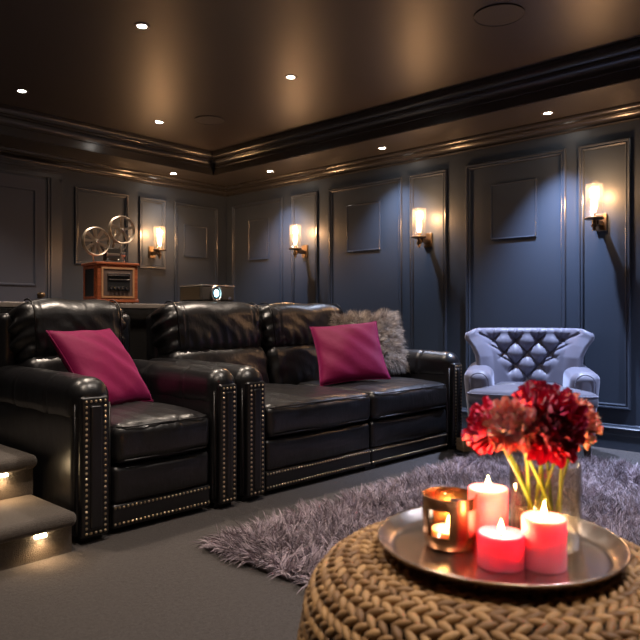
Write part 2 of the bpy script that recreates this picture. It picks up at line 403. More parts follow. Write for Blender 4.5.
def grille(x, y, r, label):
    mb = MB(); lathe(mb, [(0, -.004), (r-.008, -.004), (r-.006, -.007), (r, -.006), (r, 0)], 56, (0, 0, 0))
    o = mb.build('ceiling_speaker', M['speaker'], None, 'auto'); o.location = (x, y, ZC); tag(o, label, 'speaker', 'round ceiling speakers')
grille(3.371, 1.754, .138, 'round dark ceiling speaker grille at the top right of the raised ceiling')
grille(3.521, 4.51, .13, 'round dark ceiling speaker grille near the far corner of the raised ceiling')

# ------------------------------------------------------------------ wall sconces (local: wall plane at y=0, room towards -y)
def make_sconce():
    t = thing('wall_sconce', '', 'wall light')
    m_ = MB(); rbox(m_, -.040, -.016, -.062, .040, -.0005, .062, .004, (1, 1, 1)); m_.build('back_plate', M['brass'], t, 'auto')
    m_ = MB(); rbox(m_, -.018, -.115, -.030, .018, -.014, .006, .004, (1, 1, 1)); m_.build('arm', M['brass'], t, 'auto')
    m_ = MB(); lathe(m_, [(0, -.075), (.012, -.072), (.012, -.050), (.020, -.046), (.022, -.030), (.016, -.026), (.016, .002), (.052, .004), (.064, .008), (.065, .018), (.060, .021), (0, .021)], 32, (0, -.145, 0)); m_.build('lamp_holder', M['brass'], t, 'auto')
    m_ = MB(); lathe(m_, [(.056, .022), (.058, .022), (.058, .250), (.056, .252), (.054, .250), (.054, .022)], 40, (0, -.145, 0), closed=True); m_.build('glass_shade', M['glass'], t)
    b = MB(); lathe(b, [(0, .05), (.009, .052), (.010, .070), (.017, .09), (.021, .115), (.018, .138), (.008, .156), (0, .160)], 24, (0, -.145, 0)); b.build('bulb', M['bulb'], t)
    m_ = MB(); lathe(m_, [(.012, .022), (.013, .05), (.011, .056), (0, .056)], 20, (0, -.145, 0)); m_.build('socket', M['brass'], t, 'auto')
    light('sconce_light', 'POINT', (0, -.145, .20), 8, (1, .53, .24), t, shadow_soft_size=.03)
    return t
s0 = make_sconce()
SC = [((X1-.001, 1.735, 1.615), -PI/2, 'brass wall sconce with lit glass cylinder above and right of the armchair'),
      ((X1-.001, 3.205, 1.60), -PI/2, 'brass wall sconce with lit glass cylinder in the middle of the right wall'),
      ((X1-.001, 4.69, 1.60), -PI/2, 'brass wall sconce with lit glass cylinder at the far end of the right wall'),
      ((3.885, Y1-.001, 1.60), 0, 'brass wall sconce with lit glass cylinder on the back wall beside the film reels')]
for i, (l, rz, lab) in enumerate(SC):
    t = s0 if i == 0 else copy_tree(s0)
    t.location = l; t.rotation_euler = (0, 0, rz); tag(t, lab, 'wall light', 'brass glass-cylinder wall sconces')

# ------------------------------------------------------------------ seating (local x along the front, y to the back)
SEAT_RZ = math.radians(-2.2); SO = Vector((1.311, 2.585, 0))
def sl(u, v, z=0): return SO + Matrix.Rotation(SEAT_RZ, 3, 'Z') @ Vector((u, v, z))
def creases(H_ax, ends=.16, k=24, amp=.006):
    """gathered folds at the two ends of a cushion, seams a little further in"""
    def f(R, Nn, t):
        x = t[:, 0]; e = np.clip((np.abs(x) - (1-ends*2))/(ends*2), 0, 1)
        w = np.sin(t[:, 2]*k*.5 + 1.3*np.sin(x*9) + t[:, 1]*2)*amp*e**1.2
        seam = -np.exp(-((np.abs(x)-(1-ends*2.2))/.012)**2)*.006
        soft = .0045*np.sin(x*7+1.1)*np.sin(t[:, 2]*4+.4)
        low = .0045*np.sin(x*31+3*t[:, 2])*np.exp(-((t[:, 2]+.6)/.35)**2)
        diag = .0014*np.sin(x*13+t[:, 2]*9+2*np.sin(x*4))*np.exp(-((t[:, 2]-.1)/.5)**2)
        return R + Nn*(w+seam+soft+low+diag)[:, None]
    return f
def front_wrinkles(amp=.003):
    def f(R, Nn, t):
        w = amp*np.sin(t[:, 0]*26+3*np.sin(t[:, 0]*5))*np.clip(t[:, 2]+.3, 0, 1)*(np.abs(Nn[:, 1]) > .5)*(.4+.6*np.sin(t[:, 0]*4+.5)**2) + amp*1.4*np.sin(t[:, 0]*5+1)*np.sin(t[:, 1]*4) + amp*.5*np.sin(t[:, 0]*17+t[:, 1]*9)*np.clip(Nn[:, 2], 0, 1)
        return R + Nn*w[:, None]
    return f
def nails(mb, pts, r=.0062):
    for (x, y, z) in pts:
        lathe(mb, [(r, 0), (r*.85, .0022), (r*.5, .0038), (0, .0044)], 8, (x, y, z), 'y')
def rect_pts(x0, x1, z0, z1, y, st):
    P = []; nz = round((z1-z0)/st); nx = max(1, round((x1-x0)/st))
    for i in range(nz+1):
        z = z0+(z1-z0)*i/nz; P += [(x0, y, z), (x1, y, z)]
    for i in range(1, nx):
        x = x0+(x1-x0)*i/nx; P += [(x, y, z0), (x, y, z1)]
    return P
ARM_H = .685
def arm(t, x0, x1, depth=1.0):
    m_ = MB(); rbox(m_, x0+.006, .005, .03, x1-.006, depth, .60, .03, (3, 10, 5)); a = m_.build('arm', M['leather_fine'], t)
    def padd(R, Nn, tt):
        w = .0015*np.sin(tt[:, 1]*11)
        w -= .006*np.exp(-((tt[:, 1]+.45)/.012)**2) + .006*np.exp(-((tt[:, 1]-.25)/.012)**2)
        return R + Nn*w[:, None]
    m_ = MB(); rbox(m_, x0-.003, -.022, .48, x1+.003, depth, ARM_H, .080, (4, 60, 2), (0, 0, .008), padd); m_.build('arm_pad', M['leather_fine'], a)
    m_ = MB(); rbox(m_, x0+.026, -.030, .028, x1-.026, .01, .612, .014, (3, 1, 8), (0, .002, 0)); m_.build('front_panel', M['leather_fine'], a)
    m_ = MB(); rbox(m_, x0+.062, -.040, .062, x1-.062, 0, .575, .010, (3, 1, 8)); m_.build('front_inset', M['leather_fine'], a)
    m_ = MB(); nails(m_, rect_pts(x0+.047, x1-.047, .047, .592, -.0315, .0225)); o = m_.build('nailhead_trim', M['nail'], a); o['label'] = 'line of small brass nailheads'
    m_ = MB(); tube(m_, [(x0+.012, .0, .04), (x0+.012, .0, .58)], .004, 6); m_.build('piping', M['piping'], a)
    m_ = MB(); tube(m_, [(x1-.012, .0, .04), (x1-.012, .0, .58)], .004, 6); m_.build('piping', M['piping'], a)
def pipe_rect(x0, x1, z, y0, y1, r=.05):
    return [(x0, y1, z), (x0, y0+r, z), (x0+r*.3, y0+r*.3, z), (x0+r, y0, z), (x1-r, y0, z), (x1-r*.3, y0+r*.3, z), (x1, y0+r, z), (x1, y1, z)]
def seat_unit(t, x0, x1, back=True):
    g = .004
    m_ = MB(); rbox(m_, x0+g, -.012, .302, x1-g, .86, .474, .045, (24, 20, 4), (0, .014, .036), front_wrinkles(.0045)); c = m_.build('seat_cushion', M['leather'], t)
    m_ = MB(); tube(m_, pipe_rect(x0+g+.012, x1-g-.012, .464, -.014, .7), .0045, 6); m_.build('piping', M['piping'], c)
    m_ = MB(); tube(m_, pipe_rect(x0+g+.012, x1-g-.012, .318, -.012, .3), .0045, 6); m_.build('piping', M['piping'], c)
    m_ = MB(); rbox(m_, x0+g, .004, .125, x1-g, .40, .296, .028, (20, 4, 4), (0, .016, 0), front_wrinkles(.002)); f_ = m_.build('footrest_panel', M['leather'], t)
    m_ = MB(); rbox(m_, x0+g, .004, .026, x1-g, .40, .130, .012, (6, 2, 2)); b_ = m_.build('base_rail', M['leather_fine'], t)
    n = round((x1-x0)/.0215)
    for z in (.046, .116):
        m_ = MB(); nails(m_, [(x0+.015+(x1-x0-.03)*i/n, .0035, z) for i in range(n+1)]); o = m_.build('nailhead_trim', M['nail'], b_); o['label'] = 'row of small brass nailheads'
def back_unit(t, x0, x1, pitch=12, top=1.02):
    # lumbar cushion, then headrest cushion bulging above it
    rot = Matrix.Rotation(math.radians(-pitch), 4, 'X')
    m_ = MB(); rbox(m_, x0+.006, -.11, -.02, x1-.006, .14, .30, .06, (28, 4, 16), (.0, .03, .02), creases(0, .10, 16, .005)); o = m_.build('lumbar_cushion', M['leather'], t)
    o.location = (0, .80, .44); o.rotation_euler = (math.radians(-pitch), 0, 0)
    m_ = MB(); rbox(m_, x0+.004, -.12, 0, x1-.004, .13, .335, .085, (60, 8, 26), (.012, .022, .012), creases(0, .13, 24, .010)); o = m_.build('headrest_cushion', M['leather'], t)
    o.location = (0, .87, .688); o.rotation_euler = (math.radians(-8), 0, 0)
    for s in (0, 1):
        m_ = MB()
        xx = (x0+.055 if s == 0 else x1-.055); q = []
        for i in range(15):
            a = -.2 + i/14*(PI*.5+.45); q.append((xx, -.035-.098*math.cos(a), .25+.096*math.sin(a)-.003))
        q = [(xx, -.134, .05)] + q
        tube(m_, q, .0042, 6); m_.build('piping', M['piping'], o)
def back_shell(t, x0, x1):
    m_ = MB(); rbox(m_, x0, .93, .05, x1, 1.06, .96, .04, (6, 2, 8)); m_.build('back_shell', M['leather_fine'], t)
def feet(t, xs):
    for x in xs:
        for y in (.05, .95):
            m_ = MB(); m_.add(*box_v(x-.05, y-.03, 0, x+.05, y+.03, .032)); m_.build('foot', M['foot'], t, False)
rec = thing('recliner_armchair', 'black leather recliner armchair with brass nailheads beside the carpeted steps', 'armchair', SO, SEAT_RZ)
arm(rec, 0, .177); arm(rec, .700, .858); seat_unit(rec, .179, .698); back_unit(rec, .105, .690); back_shell(rec, .05, .80); feet(rec, (.09, .78))
sofa = thing('leather_sofa', 'black leather two-seat reclining sofa with brass nailheads in front of console', 'sofa', SO, SEAT_RZ)
arm(sofa, .872, 1.04); arm(sofa, 2.715, 2.876); seat_unit(sofa, 1.042, 1.892); seat_unit(sofa, 1.894, 2.713)
back_unit(sofa, .955, 1.705); back_unit(sofa, 1.71, 2.52); back_shell(sofa, .95, 2.76); feet(sofa, (.955, 1.9, 2.80))

# ------------------------------------------------------------------ console behind the seats
cons = thing('console_table', 'long dark console table with pale top edge behind the leather seats', 'table', (0, 0, 0))
mb = MB(); rbox(mb, 1.30, 3.70, .992, 4.21, 4.25, 1.022, .004, (1, 1, 1)); mb.build('table_top', M['consoletop'], cons, 'auto')
mb = MB(); mb.add(*box_v(1.34, 3.735, 0, 4.16, 4.22, .99)); mb.build('body', M['console'], cons, False)
mb = MB()
for b in ((1.32, 3.715, .955, 4.18, 3.735, .99), (1.32, 3.722, .92, 4.18, 3.735, .955), (1.34, 3.722, 0, 4.16, 3.735, .10)): mb.add(*box_v(*b))
for i in range(6): x = 1.34+i*.556; mb.add(*box_v(x, 3.725, .1, x+.05, 3.735, .93))
mb.build('front_moulding', M['console'], cons, False)

# ------------------------------------------------------------------ radio with film projector
RX, RY, RZ = 2.07, 3.76, 1.0225
radio = thing('vintage_radio', 'cherry wood vintage radio cabinet on the console, film projector on top', 'radio', (RX, RY, RZ), math.radians(-8))
W, D_, Hh = .235, .22, .225
mb = MB(); rbox(mb, 0, 0, .012, W, D_, Hh-.012, .006, (1, 1, 1)); cab = mb.build('cabinet', M['radiowood'], radio, 'auto')
mb = MB(); rbox(mb, -.008, -.008, Hh-.014, W+.008, D_+.008, Hh, .004, (1, 1, 1)); mb.build('top_moulding', M['radiowood'], radio, 'auto')
mb = MB(); rbox(mb, -.005, -.005, .006, W+.005, D_+.005, .022, .003, (1, 1, 1)); mb.build('moulding', M['radiowood'], radio, 'auto')
mb = MB()
for b in ((.022, -.006, .030, .212, 0, .040), (.022, -.006, .188, .212, 0, .198), (.022, -.006, .04, .032, 0, .188), (.202, -.006, .04, .212, 0, .188)): mb.add(*box_v(*b))
mb.build('front_frame', M['radiotrim'], radio, False)
mb = MB(); mb.add(*box_v(.034, -.003, .042, .200, 0, .186)); mb.build('front_panel', M['radiopanel'], radio, False)
mb = MB(); mb.add(*box_v(.055, -.006, .07, .185, -.003, .16)); mb.build('tuning_panel', M['blackplastic'], radio, False)
mb = MB(); rbox(mb, .055, -.014, .150, .185, -.006, .165, .003, (1, 1, 1)); mb.build('top_bar', M['chrome'], radio, 'auto')
mb = MB(); rbox(mb, .060, -.010, .128, .180, -.006, .134, .002, (1, 1, 1)); mb.build('dial_strip', M['chrome'], radio, 'auto')
for i in range(5):
    mb = MB(); lathe(mb, [(.0085, 0), (.008, .010), (0, .011)], 14, (.075+i*.0225, -.006, .085), 'y'); mb.build('knob', M['chrome'], radio, 'auto')
mb = MB()
for b in ((-.005, .03, .030, 0, .19, .038), (-.005, .03, .190, 0, .19, .198), (-.005, .03, .038, 0, .04, .19), (-.005, .18, .038, 0, .19, .19)): mb.add(*box_v(*b))
mb.build('side_frame', M['radiowood'], radio, False)
mb = MB(); mb.add(*box_v(-.002, .04, .038, 0, .18, .19)); mb.build('speaker_cloth', M['blackplastic'], radio, False)
for x in (.02, .215):
    for y in (.02, .2):
        mb = MB(); lathe(mb, [(.01, 0), (.01, .012)], 12, (x, y, 0)); mb.build('foot', M['blackplastic'], radio)
def reel(name, parent, c, R, nsp, rz, mat):
    m_ = MB(); k = 48
    for yy in (-.009, .009):
        tube(m_, [(R*math.cos(2*PI*i/k), yy, R*math.sin(2*PI*i/k)) for i in range(k)], .0048, 6, True)
        lathe(m_, [(.020, -.002), (.020, .002)], 20, (0, yy, 0), 'y')
        for i in range(nsp):
            a = 2*PI*i/nsp+.3; ca, sa = math.cos(a), math.sin(a); w0, w1 = .005, .0095
            V = [(ca*.016-sa*w0, yy-.0012, sa*.016+ca*w0), (ca*.016+sa*w0, yy-.0012, sa*.016-ca*w0), (ca*R+sa*w1, yy-.0012, sa*R-ca*w1), (ca*R-sa*w1, yy-.0012, sa*R+ca*w1)]
            V += [(x, y+.0024, z) for x, y, z in V]
            m_.add(V, [(0, 1, 2, 3), (7, 6, 5, 4), (0, 4, 5, 1), (1, 5, 6, 2), (2, 6, 7, 3), (3, 7, 4, 0)])
    lathe(m_, [(.012, -.012), (.012, .012)], 16, (0, 0, 0), 'y')
    o = m_.build(name, mat, parent, 'auto'); o.location = c; o.rotation_euler = (0, 0, rz)
    h = MB(); lathe(h, [(.008, 0), (.008, .010), (.004, .014), (0, .014)], 14, (0, -.012, 0), 'y'); h.build('hub_cap', M['chrome'], o, 'auto')
    return o
radio.scale = (1.12, 1.12, 1.14)
fp = thing('film_projector', 'antique film projector with two spoked metal reels standing on the radio', 'film projector', (RX, RY, RZ+Hh*1.14+.0005), math.radians(-8))
mb = MB(); rbox(mb, .075, .06, 0, .195, .16, .014, .004, (1, 1, 1)); mb.build('base', M['darkmetal'], fp, 'auto')
mb = MB(); rbox(mb, .088, .075, .016, .188, .145, .098, .012, (2, 2, 2)); mb.build('housing', M['darkmetal'], fp, 'auto')
mb = MB(); lathe(mb, [(.026, 0), (.026, .085), (.020, .088), (.020, .092)], 24, (.09, .10, .055), 'x'); mb.build('motor', M['reel'], fp, 'auto')
for x in (.095, .165):
    for y in (.08, .14): mb = MB(); tube(mb, [(x, y, .01), (x, y, .03)], .006, 8); mb.build('post', M['chrome'], fp)
mb = MB(); tube(mb, [(.135, .10, .08), (.150, .10, .15), (.152, .10, .215)], .007, 8); tube(mb, [(.135, .12, .08), (.168, .115, .16), (.156, .105, .20)], .0035, 6); mb.build('reel_arm', M['reel'], fp)
mb = MB(); tube(mb, [(.10, .10, .06), (.06, .10, .10), (-.004, .09, .130)], .007, 8); mb.build('reel_arm', M['darkmetal'], fp)
mb = MB(); tube(mb, [(-.004, .095, .125), (.014, .095, .0)], .004, 6); mb.build('reel_support', M['reel'], fp)
reel('film_reel', fp, (.020, .075, .130), .086, 9, .12, M['reel']); reel('film_reel', fp, (.188, .075, .215), .086, 5, .1, M['reel'])
mb = MB(); lathe(mb, [(.012, 0), (.012, .02), (.016, .022), (.016, .04), (.012, .042)], 20, (.172, .09, .06), 'x'); mb.build('lens', M['chrome'], fp, 'auto')
mb = MB(); tube(mb, [(.172, .11, .045), (.20, .10, .05), (.212, .095, .02)], .003, 6); lathe(mb, [(0, -.007), (.006, -.004), (.007, 0), (.006, .004), (0, .007)], 12, (.213, .094, .018)); mb.build('crank', M['chrome'], fp)
mb = MB(); k = 26; tube(mb, [(.215+.012*math.sin(i/k*PI*2)-.02*(i/k), .09, .12-.1*i/k+.02) for i in range(k)][:14], .0015, 5); tube(mb, [(.156+.09*math.cos(a), .08, .21+.09*math.sin(a)) for a in np.linspace(-.3, -1.2, 8)] + [(.172, .08, .09)], .0022, 5); mb.build('film_strip', M['reel'], fp)

# home cinema projector
pj = thing('home_projector', 'dark video projector with glowing pale blue lens on the console', 'projector', (2.85, 3.745, 1.0225), 0); pj.scale = (1.1, 1.1, 1.32)
mb = MB(); rbox(mb, 0, 0, .022, .27, .24, .102, .010, (2, 2, 2)); mb.build('body', M['proj'], pj, 'auto')
mb = MB(); rbox(mb, -.003, -.003, .100, .273, .243, .108, .004, (1, 1, 1)); mb.build('top_lid', M['chrome'], pj, 'auto')
mb = MB(); rbox(mb, -.01, -.02, .004, .30, .25, .018, .004, (1, 1, 1)); mb.build('stand_plate', M['proj'], pj, 'auto')
mb = MB(); mb.add(*box_v(-.002, .02, .028, 0, .22, .094)); mb.build('side_vent', M['projtop'], pj, False)
mb = MB(); lathe(mb, [(.030, 0), (.044, 0), (.046, .012), (.040, .016), (.034, .010), (.033, .002)], 32, (.115, 0, .062), 'y', closed=True); mb.build('lens_ring', M['chrome'], pj)
mb = MB(); lathe(mb, [(.033, .001), (.028, .006), (.017, .009)], 28, (.115, 0, .062), 'y'); lathe(mb, [(.017, .009), (0, .011)], 28, (.115, 0, .062), 'y'); o = mb.build('lens', M['lens'], pj)
mb = MB(); lathe(mb, [(.020, .0095), (.014, .012), (0, .0135)], 24, (.112, 0, .062), 'y'); mb.build('lens_glow', M['lensglow'], pj)
mb = MB(); rbox(mb, .215, -.004, .03, .24, 0, .045, .001, (1, 1, 1)); mb.build('control_button', M['chrome'], pj)
for x in (.02, .25):
    mb = MB(); lathe(mb, [(.012, 0), (.012, .005)], 12, (x, .02, 0)); mb.build('foot', M['blackplastic'], pj)
light('projector_beam', 'SPOT', (.115, -.03, .062), 260, (.55, .72, 1), pj, (math.radians(90), 0, 0), spot_size=.50, spot_blend=.2, shadow_soft_size=.012)
scr = thing('added_bounce_screen', 'added white screen on the front wall, unseen, bouncing cool projector light', 'screen', (0, 0, 0))  # unseen screen, added to throw the projector beam back as cool fill
mb = MB(); mb.add(*box_v(1.8, Y0+.001, .0, 4.4, Y0+.03, 1.85)); mb.build('bounce_surface', M['screen'], scr, False)

# ------------------------------------------------------------------ cushions
def pillow_mesh(mb, w, h, T, n=34, ear=.07, wr=.006, seed=0):
    g = np.linspace(-1, 1, n); A, B = np.meshgrid(g, g, indexing='ij'); r = np.random.default_rng(seed); ph = r.random(6)*6
    px = A*w/2*(1-ear*(1-B**2)); pz = B*h/2*(1-ear*(1-A**2))
    th = T/2*(np.clip(1-A**2, 0, 1)*np.clip(1-B**2, 0, 1))**.42
    th = th*(1+.10*np.sin(A*5+ph[0]+B*2)*np.cos(B*4+ph[1])) + wr*np.sin((A+B)*9+ph[2])*th/T*1.2
    V1 = np.stack([px, -th, pz], -1).reshape(-1, 3); V2 = np.stack([px, th, pz], -1).reshape(-1, 3)
    f = grid_f(n, n); inner = [(i*n+j) for i in range(n) for j in range(n)]
    edge = lambda q: (q // n in (0, n-1)) or (q % n in (0, n-1))
    V = list(map(tuple, V1)); mp = {}
    for q in inner:
        if edge(q): mp[q] = q
        else: mp[q] = len(V); V.append(tuple(V2[q]))
    mb.add(V, f + [tuple(mp[i] for i in q[::-1]) for q in f])
    e = [tuple(V1[i*n]) for i in range(n)] + [tuple(V1[(n-1)*n+j]) for j in range(1, n)] + [tuple(V1[i*n+n-1]) for i in range(n-2, -1, -1)] + [tuple(V1[j]) for j in range(n-2, 0, -1)]
    return e
def orient(o, c, yaw, lean, roll):
    # local: x across, z up, faces -y
    o.matrix_world = Matrix.Translation(c) @ Matrix.Rotation(yaw, 4, 'Z') @ Matrix.Rotation(-lean, 4, 'X') @ Matrix.Rotation(roll, 4, 'Y')
def cushion(name, label, c, yaw, lean, roll, w, h, T, mat, seed):
    t = thing(name, label, 'cushion', c, 0, 'magenta velvet cushions'); orient(t, c, yaw, lean, roll)
    m_ = MB(); e = pillow_mesh(m_, w, h, T, seed=seed); m_.build('cover', mat, t)
    m_ = MB(); tube(m_, e, .0035, 6, True); m_.build('piping', mat, t)
R_ = math.radians
cushion('velvet_cushion', 'magenta velvet cushion leaning in the single recliner', Vector((1.735, 3.10, .682)), R_(22.5), R_(36), 0, .475, .475, .17, M['magenta'], 1)
cushion('velvet_cushion', 'magenta velvet cushion on the sofa in front of the fur cushion', Vector((3.465, 2.914, .695)), R_(-43), R_(36), R_(-6), .475, .475, .16, M['magenta'], 4)
fc = Vector((3.87, 3.07, .745)); ft = thing('fur_cushion', 'shaggy grey-brown fur cushion on the sofa behind the magenta one', 'cushion', fc); orient(ft, fc, R_(-30), R_(28), R_(-2))
mb = MB(); pillow_mesh(mb, .54, .47, .15, seed=9); fo = mb.build('cover', M['furbase'], ft)
n = 16000; a = rng.uniform(-1, 1, n); b = rng.uniform(-1, 1, n); sgn = np.where(rng.random(n) < .62, -1, 1)
th = .075*(np.clip(1-a**2, 0, 1)*np.clip(1-b**2, 0, 1))**.42
rt = np.stack([a*.27*(1-.07*(1-b**2)), sgn*th, b*.235*(1-.07*(1-a**2))], -1)
dr = np.stack([a**3*1.6, sgn*.55*np.ones(n), b**3*1.5-.25], -1)
cell = np.stack([np.sin(a*14+3*np.sin(b*9)), np.zeros(n), np.cos(b*15+2*np.sin(a*8))], -1)*.55
strands('fur', rt, dr+cell+rng.normal(size=(n, 3))*.22, rng.uniform(.035, .070, n), .0030, (0, 0, -.22), M['fur'], ft, 3, np.clip(.5+.3*(cell[:, 0]+cell[:, 2])+rng.normal(size=n)*.2, 0, 1))

# ------------------------------------------------------------------ carpeted steps
def step(mb, x0, x1, y0, y1, z0, z1):
    mb.add(*box_v(x0, y0+.035, z0, x1-.012, y1, z1-.05))
    rbox(mb, x0, y0-.005, z1-.062, x1, y1, z1, .03, (2, 3, 1))
def step_thing(label, x0, x1, y0, y1, z0, z1, lx):
    t = thing('carpeted_step', label, 'step', (x0, y0, z0), 0, 'carpeted steps left of the recliner')
    m_ = MB(); step(m_, 0, x1-x0, 0, y1-y0, 0, z1-z0); m_.build('tread', M['stepcarpet'], t, 'auto')
    for q in lx:
        l = MB(); rbox(l, q-x0-.022, .022, z1-z0-.078, q-x0+.022, .036, z1-z0-.066, .002, (1, 1, 1)); o = l.build('step_light', M['stepled'], t); o['label'] = 'small warm led light'
        light('step_led_beam', 'SPOT', (q-x0, .015, z1-z0-.075), 1.3, (1, .62, .30), t, (R_(-12), 0, 0), spot_size=2.5, spot_blend=1, shadow_soft_size=.006)
step_thing('lower carpeted step with a small warm light, at the left edge', -.6, 1.296, 2.50, 3.90, 0, .168, (1.155, .2))
step_thing('upper carpeted step with a small warm light, beside the recliner arm', -.6, 1.296, 2.85, 3.90, .1685, .345, (1.15, .2))

# ------------------------------------------------------------------ shag rug
rg = thing('shag_rug', 'thick mauve-grey shag rug on the carpet in front of the sofa', 'rug', (0, 0, 0))
RX0, RX1, RY0, RY1 = 1.66, 4.24, .15, 2.17
mb = MB(); rbox(mb, RX0, RY0, .002, RX1, RY1, .018, .006, (1, 1, 1)); mb.build('backing', M['rugbase'], rg)
nt_, per_ = 9000, 11      # locks of pile
tx_ = rng.uniform(RX0+.01, RX1-.01, nt_); ty_ = rng.uniform(RY0+.01, RY1-.01, nt_)
ex = np.clip(1-(tx_-RX0)/.07, 0, 1)*-1 + np.clip(1-(RX1-tx_)/.07, 0, 1); ey = np.clip(1-(ty_-RY0)/.07, 0, 1)*-1 + np.clip(1-(RY1-ty_)/.07, 0, 1)
fx = np.sin(tx_*9+2.2*np.sin(ty_*7)); fy = np.cos(ty_*10+2*np.sin(tx_*6))
dl = np.stack([fx*.4+ex*1.4+rng.normal(size=nt_)*.55, fy*.4+ey*1.4+rng.normal(size=nt_)*.55, np.ones(nt_)*.8], -1)
tl = np.clip(.45+.12*fx-.12*fy+rng.normal(size=nt_)*.22, 0, 1)
ii = np.repeat(np.arange(nt_), per_); n = len(ii); jx, jy = rng.normal(size=n)*.011, rng.normal(size=n)*.011
dr = dl[ii]/np.linalg.norm(dl[ii], axis=1)[:, None] + np.stack([-jx*9, -jy*9, np.zeros(n)], -1) + rng.normal(size=(n, 3))*.14
rx_ = np.clip(tx_[ii]+jx, RX0, RX1); ry_ = np.clip(ty_[ii]+jy, RY0, RY1)
strands('pile', np.stack([rx_, ry_, np.full(n, .015)], -1), dr, rng.uniform(.055, .090, n), .0046, (0, 0, -.22), M['rug'], rg, 4, np.clip(tl[ii]+rng.normal(size=n)*.14, 0, 1))

# ------------------------------------------------------------------ tufted armchair (local: faces -y, origin on floor at centre)
ch = thing('tufted_armchair', 'lavender grey velvet armchair with button-tufted winged back near right wall', 'armchair', (4.33, 2.03, 0), R_(-90+28))
def hw(z):   # half width of the back by height
    return np.interp(z, [.30, .45, .56, .66, .74, .80, .86], [.305, .315, .318, .328, .362, .400, .412])
def back_y(s, z): # depth of the front surface
    return .20 + (z-.40)*.22 - .19*np.abs(s)**2.6
nu, nv = 121, 97; s = np.linspace(-1, 1, nu); zz = np.linspace(.38, .825, nv); SS, ZZ = np.meshgrid(s, zz, indexing='ij')
Wd = hw(ZZ); zt = ZZ - np.where(ZZ > .8, (np.abs(SS)**4)*.0, 0); xx = SS*Wd
a_ = xx/.158 + (ZZ-.765)/.172 + .5; b_ = xx/.158 - (ZZ-.765)/.172 + .5
dia = (np.abs(np.sin(PI*a_)*np.sin(PI*b_)))**.42
lim = np.interp(ZZ, [.38, .50, .58, .765, .86], [.05, .11, .16, .275, .29])
inside = np.clip((lim+.02-np.abs(xx))/.05, 0, 1)
upfade = np.clip((.835-ZZ)/.05, 0, 1)
h_ = .058*(dia*inside*upfade + (1-inside*upfade)*.90) + .022*np.clip(np.sin(PI*np.clip((np.abs(SS)-.72)/.28, 0, 1)), 0, 1)*np.clip((ZZ-.5)/.15, 0, 1)
# pleats running outwards from the last buttons of each row
for bz, bx in ((.765, .237), (.679, .158), (.593, .079)):
    L = np.abs(ZZ - (bz + (np.abs(xx)-bx)*.55)); h_ -= .020*np.exp(-(L/.008)**2)*np.clip((np.abs(xx)-bx)/.02, 0, 1)*np.clip((bx+.14-np.abs(xx))/.05, 0, 1)
for bx in (-.237, -.079, .079, .237): h_ -= .018*np.exp(-((xx-bx)/.007)**2)*np.clip((ZZ-.765)/.02, 0, 1)*np.clip((.86-ZZ)/.05, 0, 1)
Yf = back_y(SS, ZZ) - h_
P = np.stack([xx, Yf, ZZ - .5*np.clip(np.abs(SS)-.82, 0, 1)**2*np.clip((ZZ-.70)/.12, 0, 1)*1.6], -1)
# round the rim backwards, then a rear skin that follows the same curve
P = P.reshape(-1, 3)
idx = [(0, j) for j in range(nv)] + [(i, nv-1) for i in range(1, nu)] + [(nu-1, j) for j in range(nv-2, -1, -1)]
V = [tuple(p) for p in P]; F = grid_f(nu, nv); prev = [i*nv+j for i, j in idx]
for out, bk_ in ((.018, .006), (.028, .022), (.032, .045), (.028, .068)):
    cur = []
    for (i, j) in idx:
        p = P[i*nv+j].copy(); nx = -1 if i == 0 else (1 if i == nu-1 else 0); nz = 1 if j == nv-1 else 0; l = math.hypot(nx, nz)
        p[0] += out*nx/l; p[2] += out*nz/l; p[1] += bk_; cur.append(len(V)); V.append(tuple(p))
    F += [(prev[i], prev[i+1], cur[i+1], cur[i]) for i in range(len(cur)-1)]; prev = cur
st = len(V); B_ = np.stack([xx*1.02, back_y(SS, ZZ)+.055, P[:, 2].reshape(nu, nv)+.004], -1).reshape(-1, 3); V += [tuple(p) for p in B_]
F += [q[::-1] for q in grid_f(nu, nv, st)]; cur = [st+i*nv+j for i, j in idx]
F += [(prev[i], prev[i+1], cur[i+1], cur[i]) for i in range(len(cur)-1)]
mb = MB(); mb.add(V, F); bk = mb.build('tufted_back', M['velvet'], ch)
for bz, bxs in ((.765, (-.237, -.079, .079, .237)), (.679, (-.158, 0, .158)), (.593, (-.079, .079)), (.507, (0,))):
    for bx in bxs:
        sv = bx/float(hw(bz)); y = float(back_y(sv, bz)) - .004
        m_ = MB(); lathe(m_, [(.010, 0), (.009, .004), (.005, .007), (0, .008)], 14, (bx, y, bz), 'y'); m_.build('button', M['velvet_dark'], bk)
def chair_arm(sg):
    m_ = MB()
    def dd(R, Nn, t):
        R = R.copy(); f = (1-t[:, 1])/2      # 1 at front
        R[:, 0] += sg*(.025*f*np.clip(t[:, 2], -1, 1)+.0)
        R[:, 2] += (-.035*f)*(t[:, 2] > 0)*t[:, 2]
        return R
    x0, x1 = (.232, .410) if sg > 0 else (-.410, -.232)
    rbox(m_, x0, -.26, .17, x1, .27, .615, .070, (6, 14, 14), (.008, .02, .0), dd)
    o = m_.build('arm', M['velvet'], ch)
    p = MB(); q = []
    for i in range(25):
        a = PI*i/24; q.append(((x0+x1)/2+sg*.010+.062*math.cos(a), -.272, .505+.062*math.sin(a)))
    q = [((x0+x1)/2+sg*.0+.062, -.268, .22)] + q + [((x0+x1)/2+sg*.0-.062, -.268, .22)]
    tube(p, q, .004, 6); p.build('piping', M['velvet'], o)
chair_arm(-1); chair_arm(1)
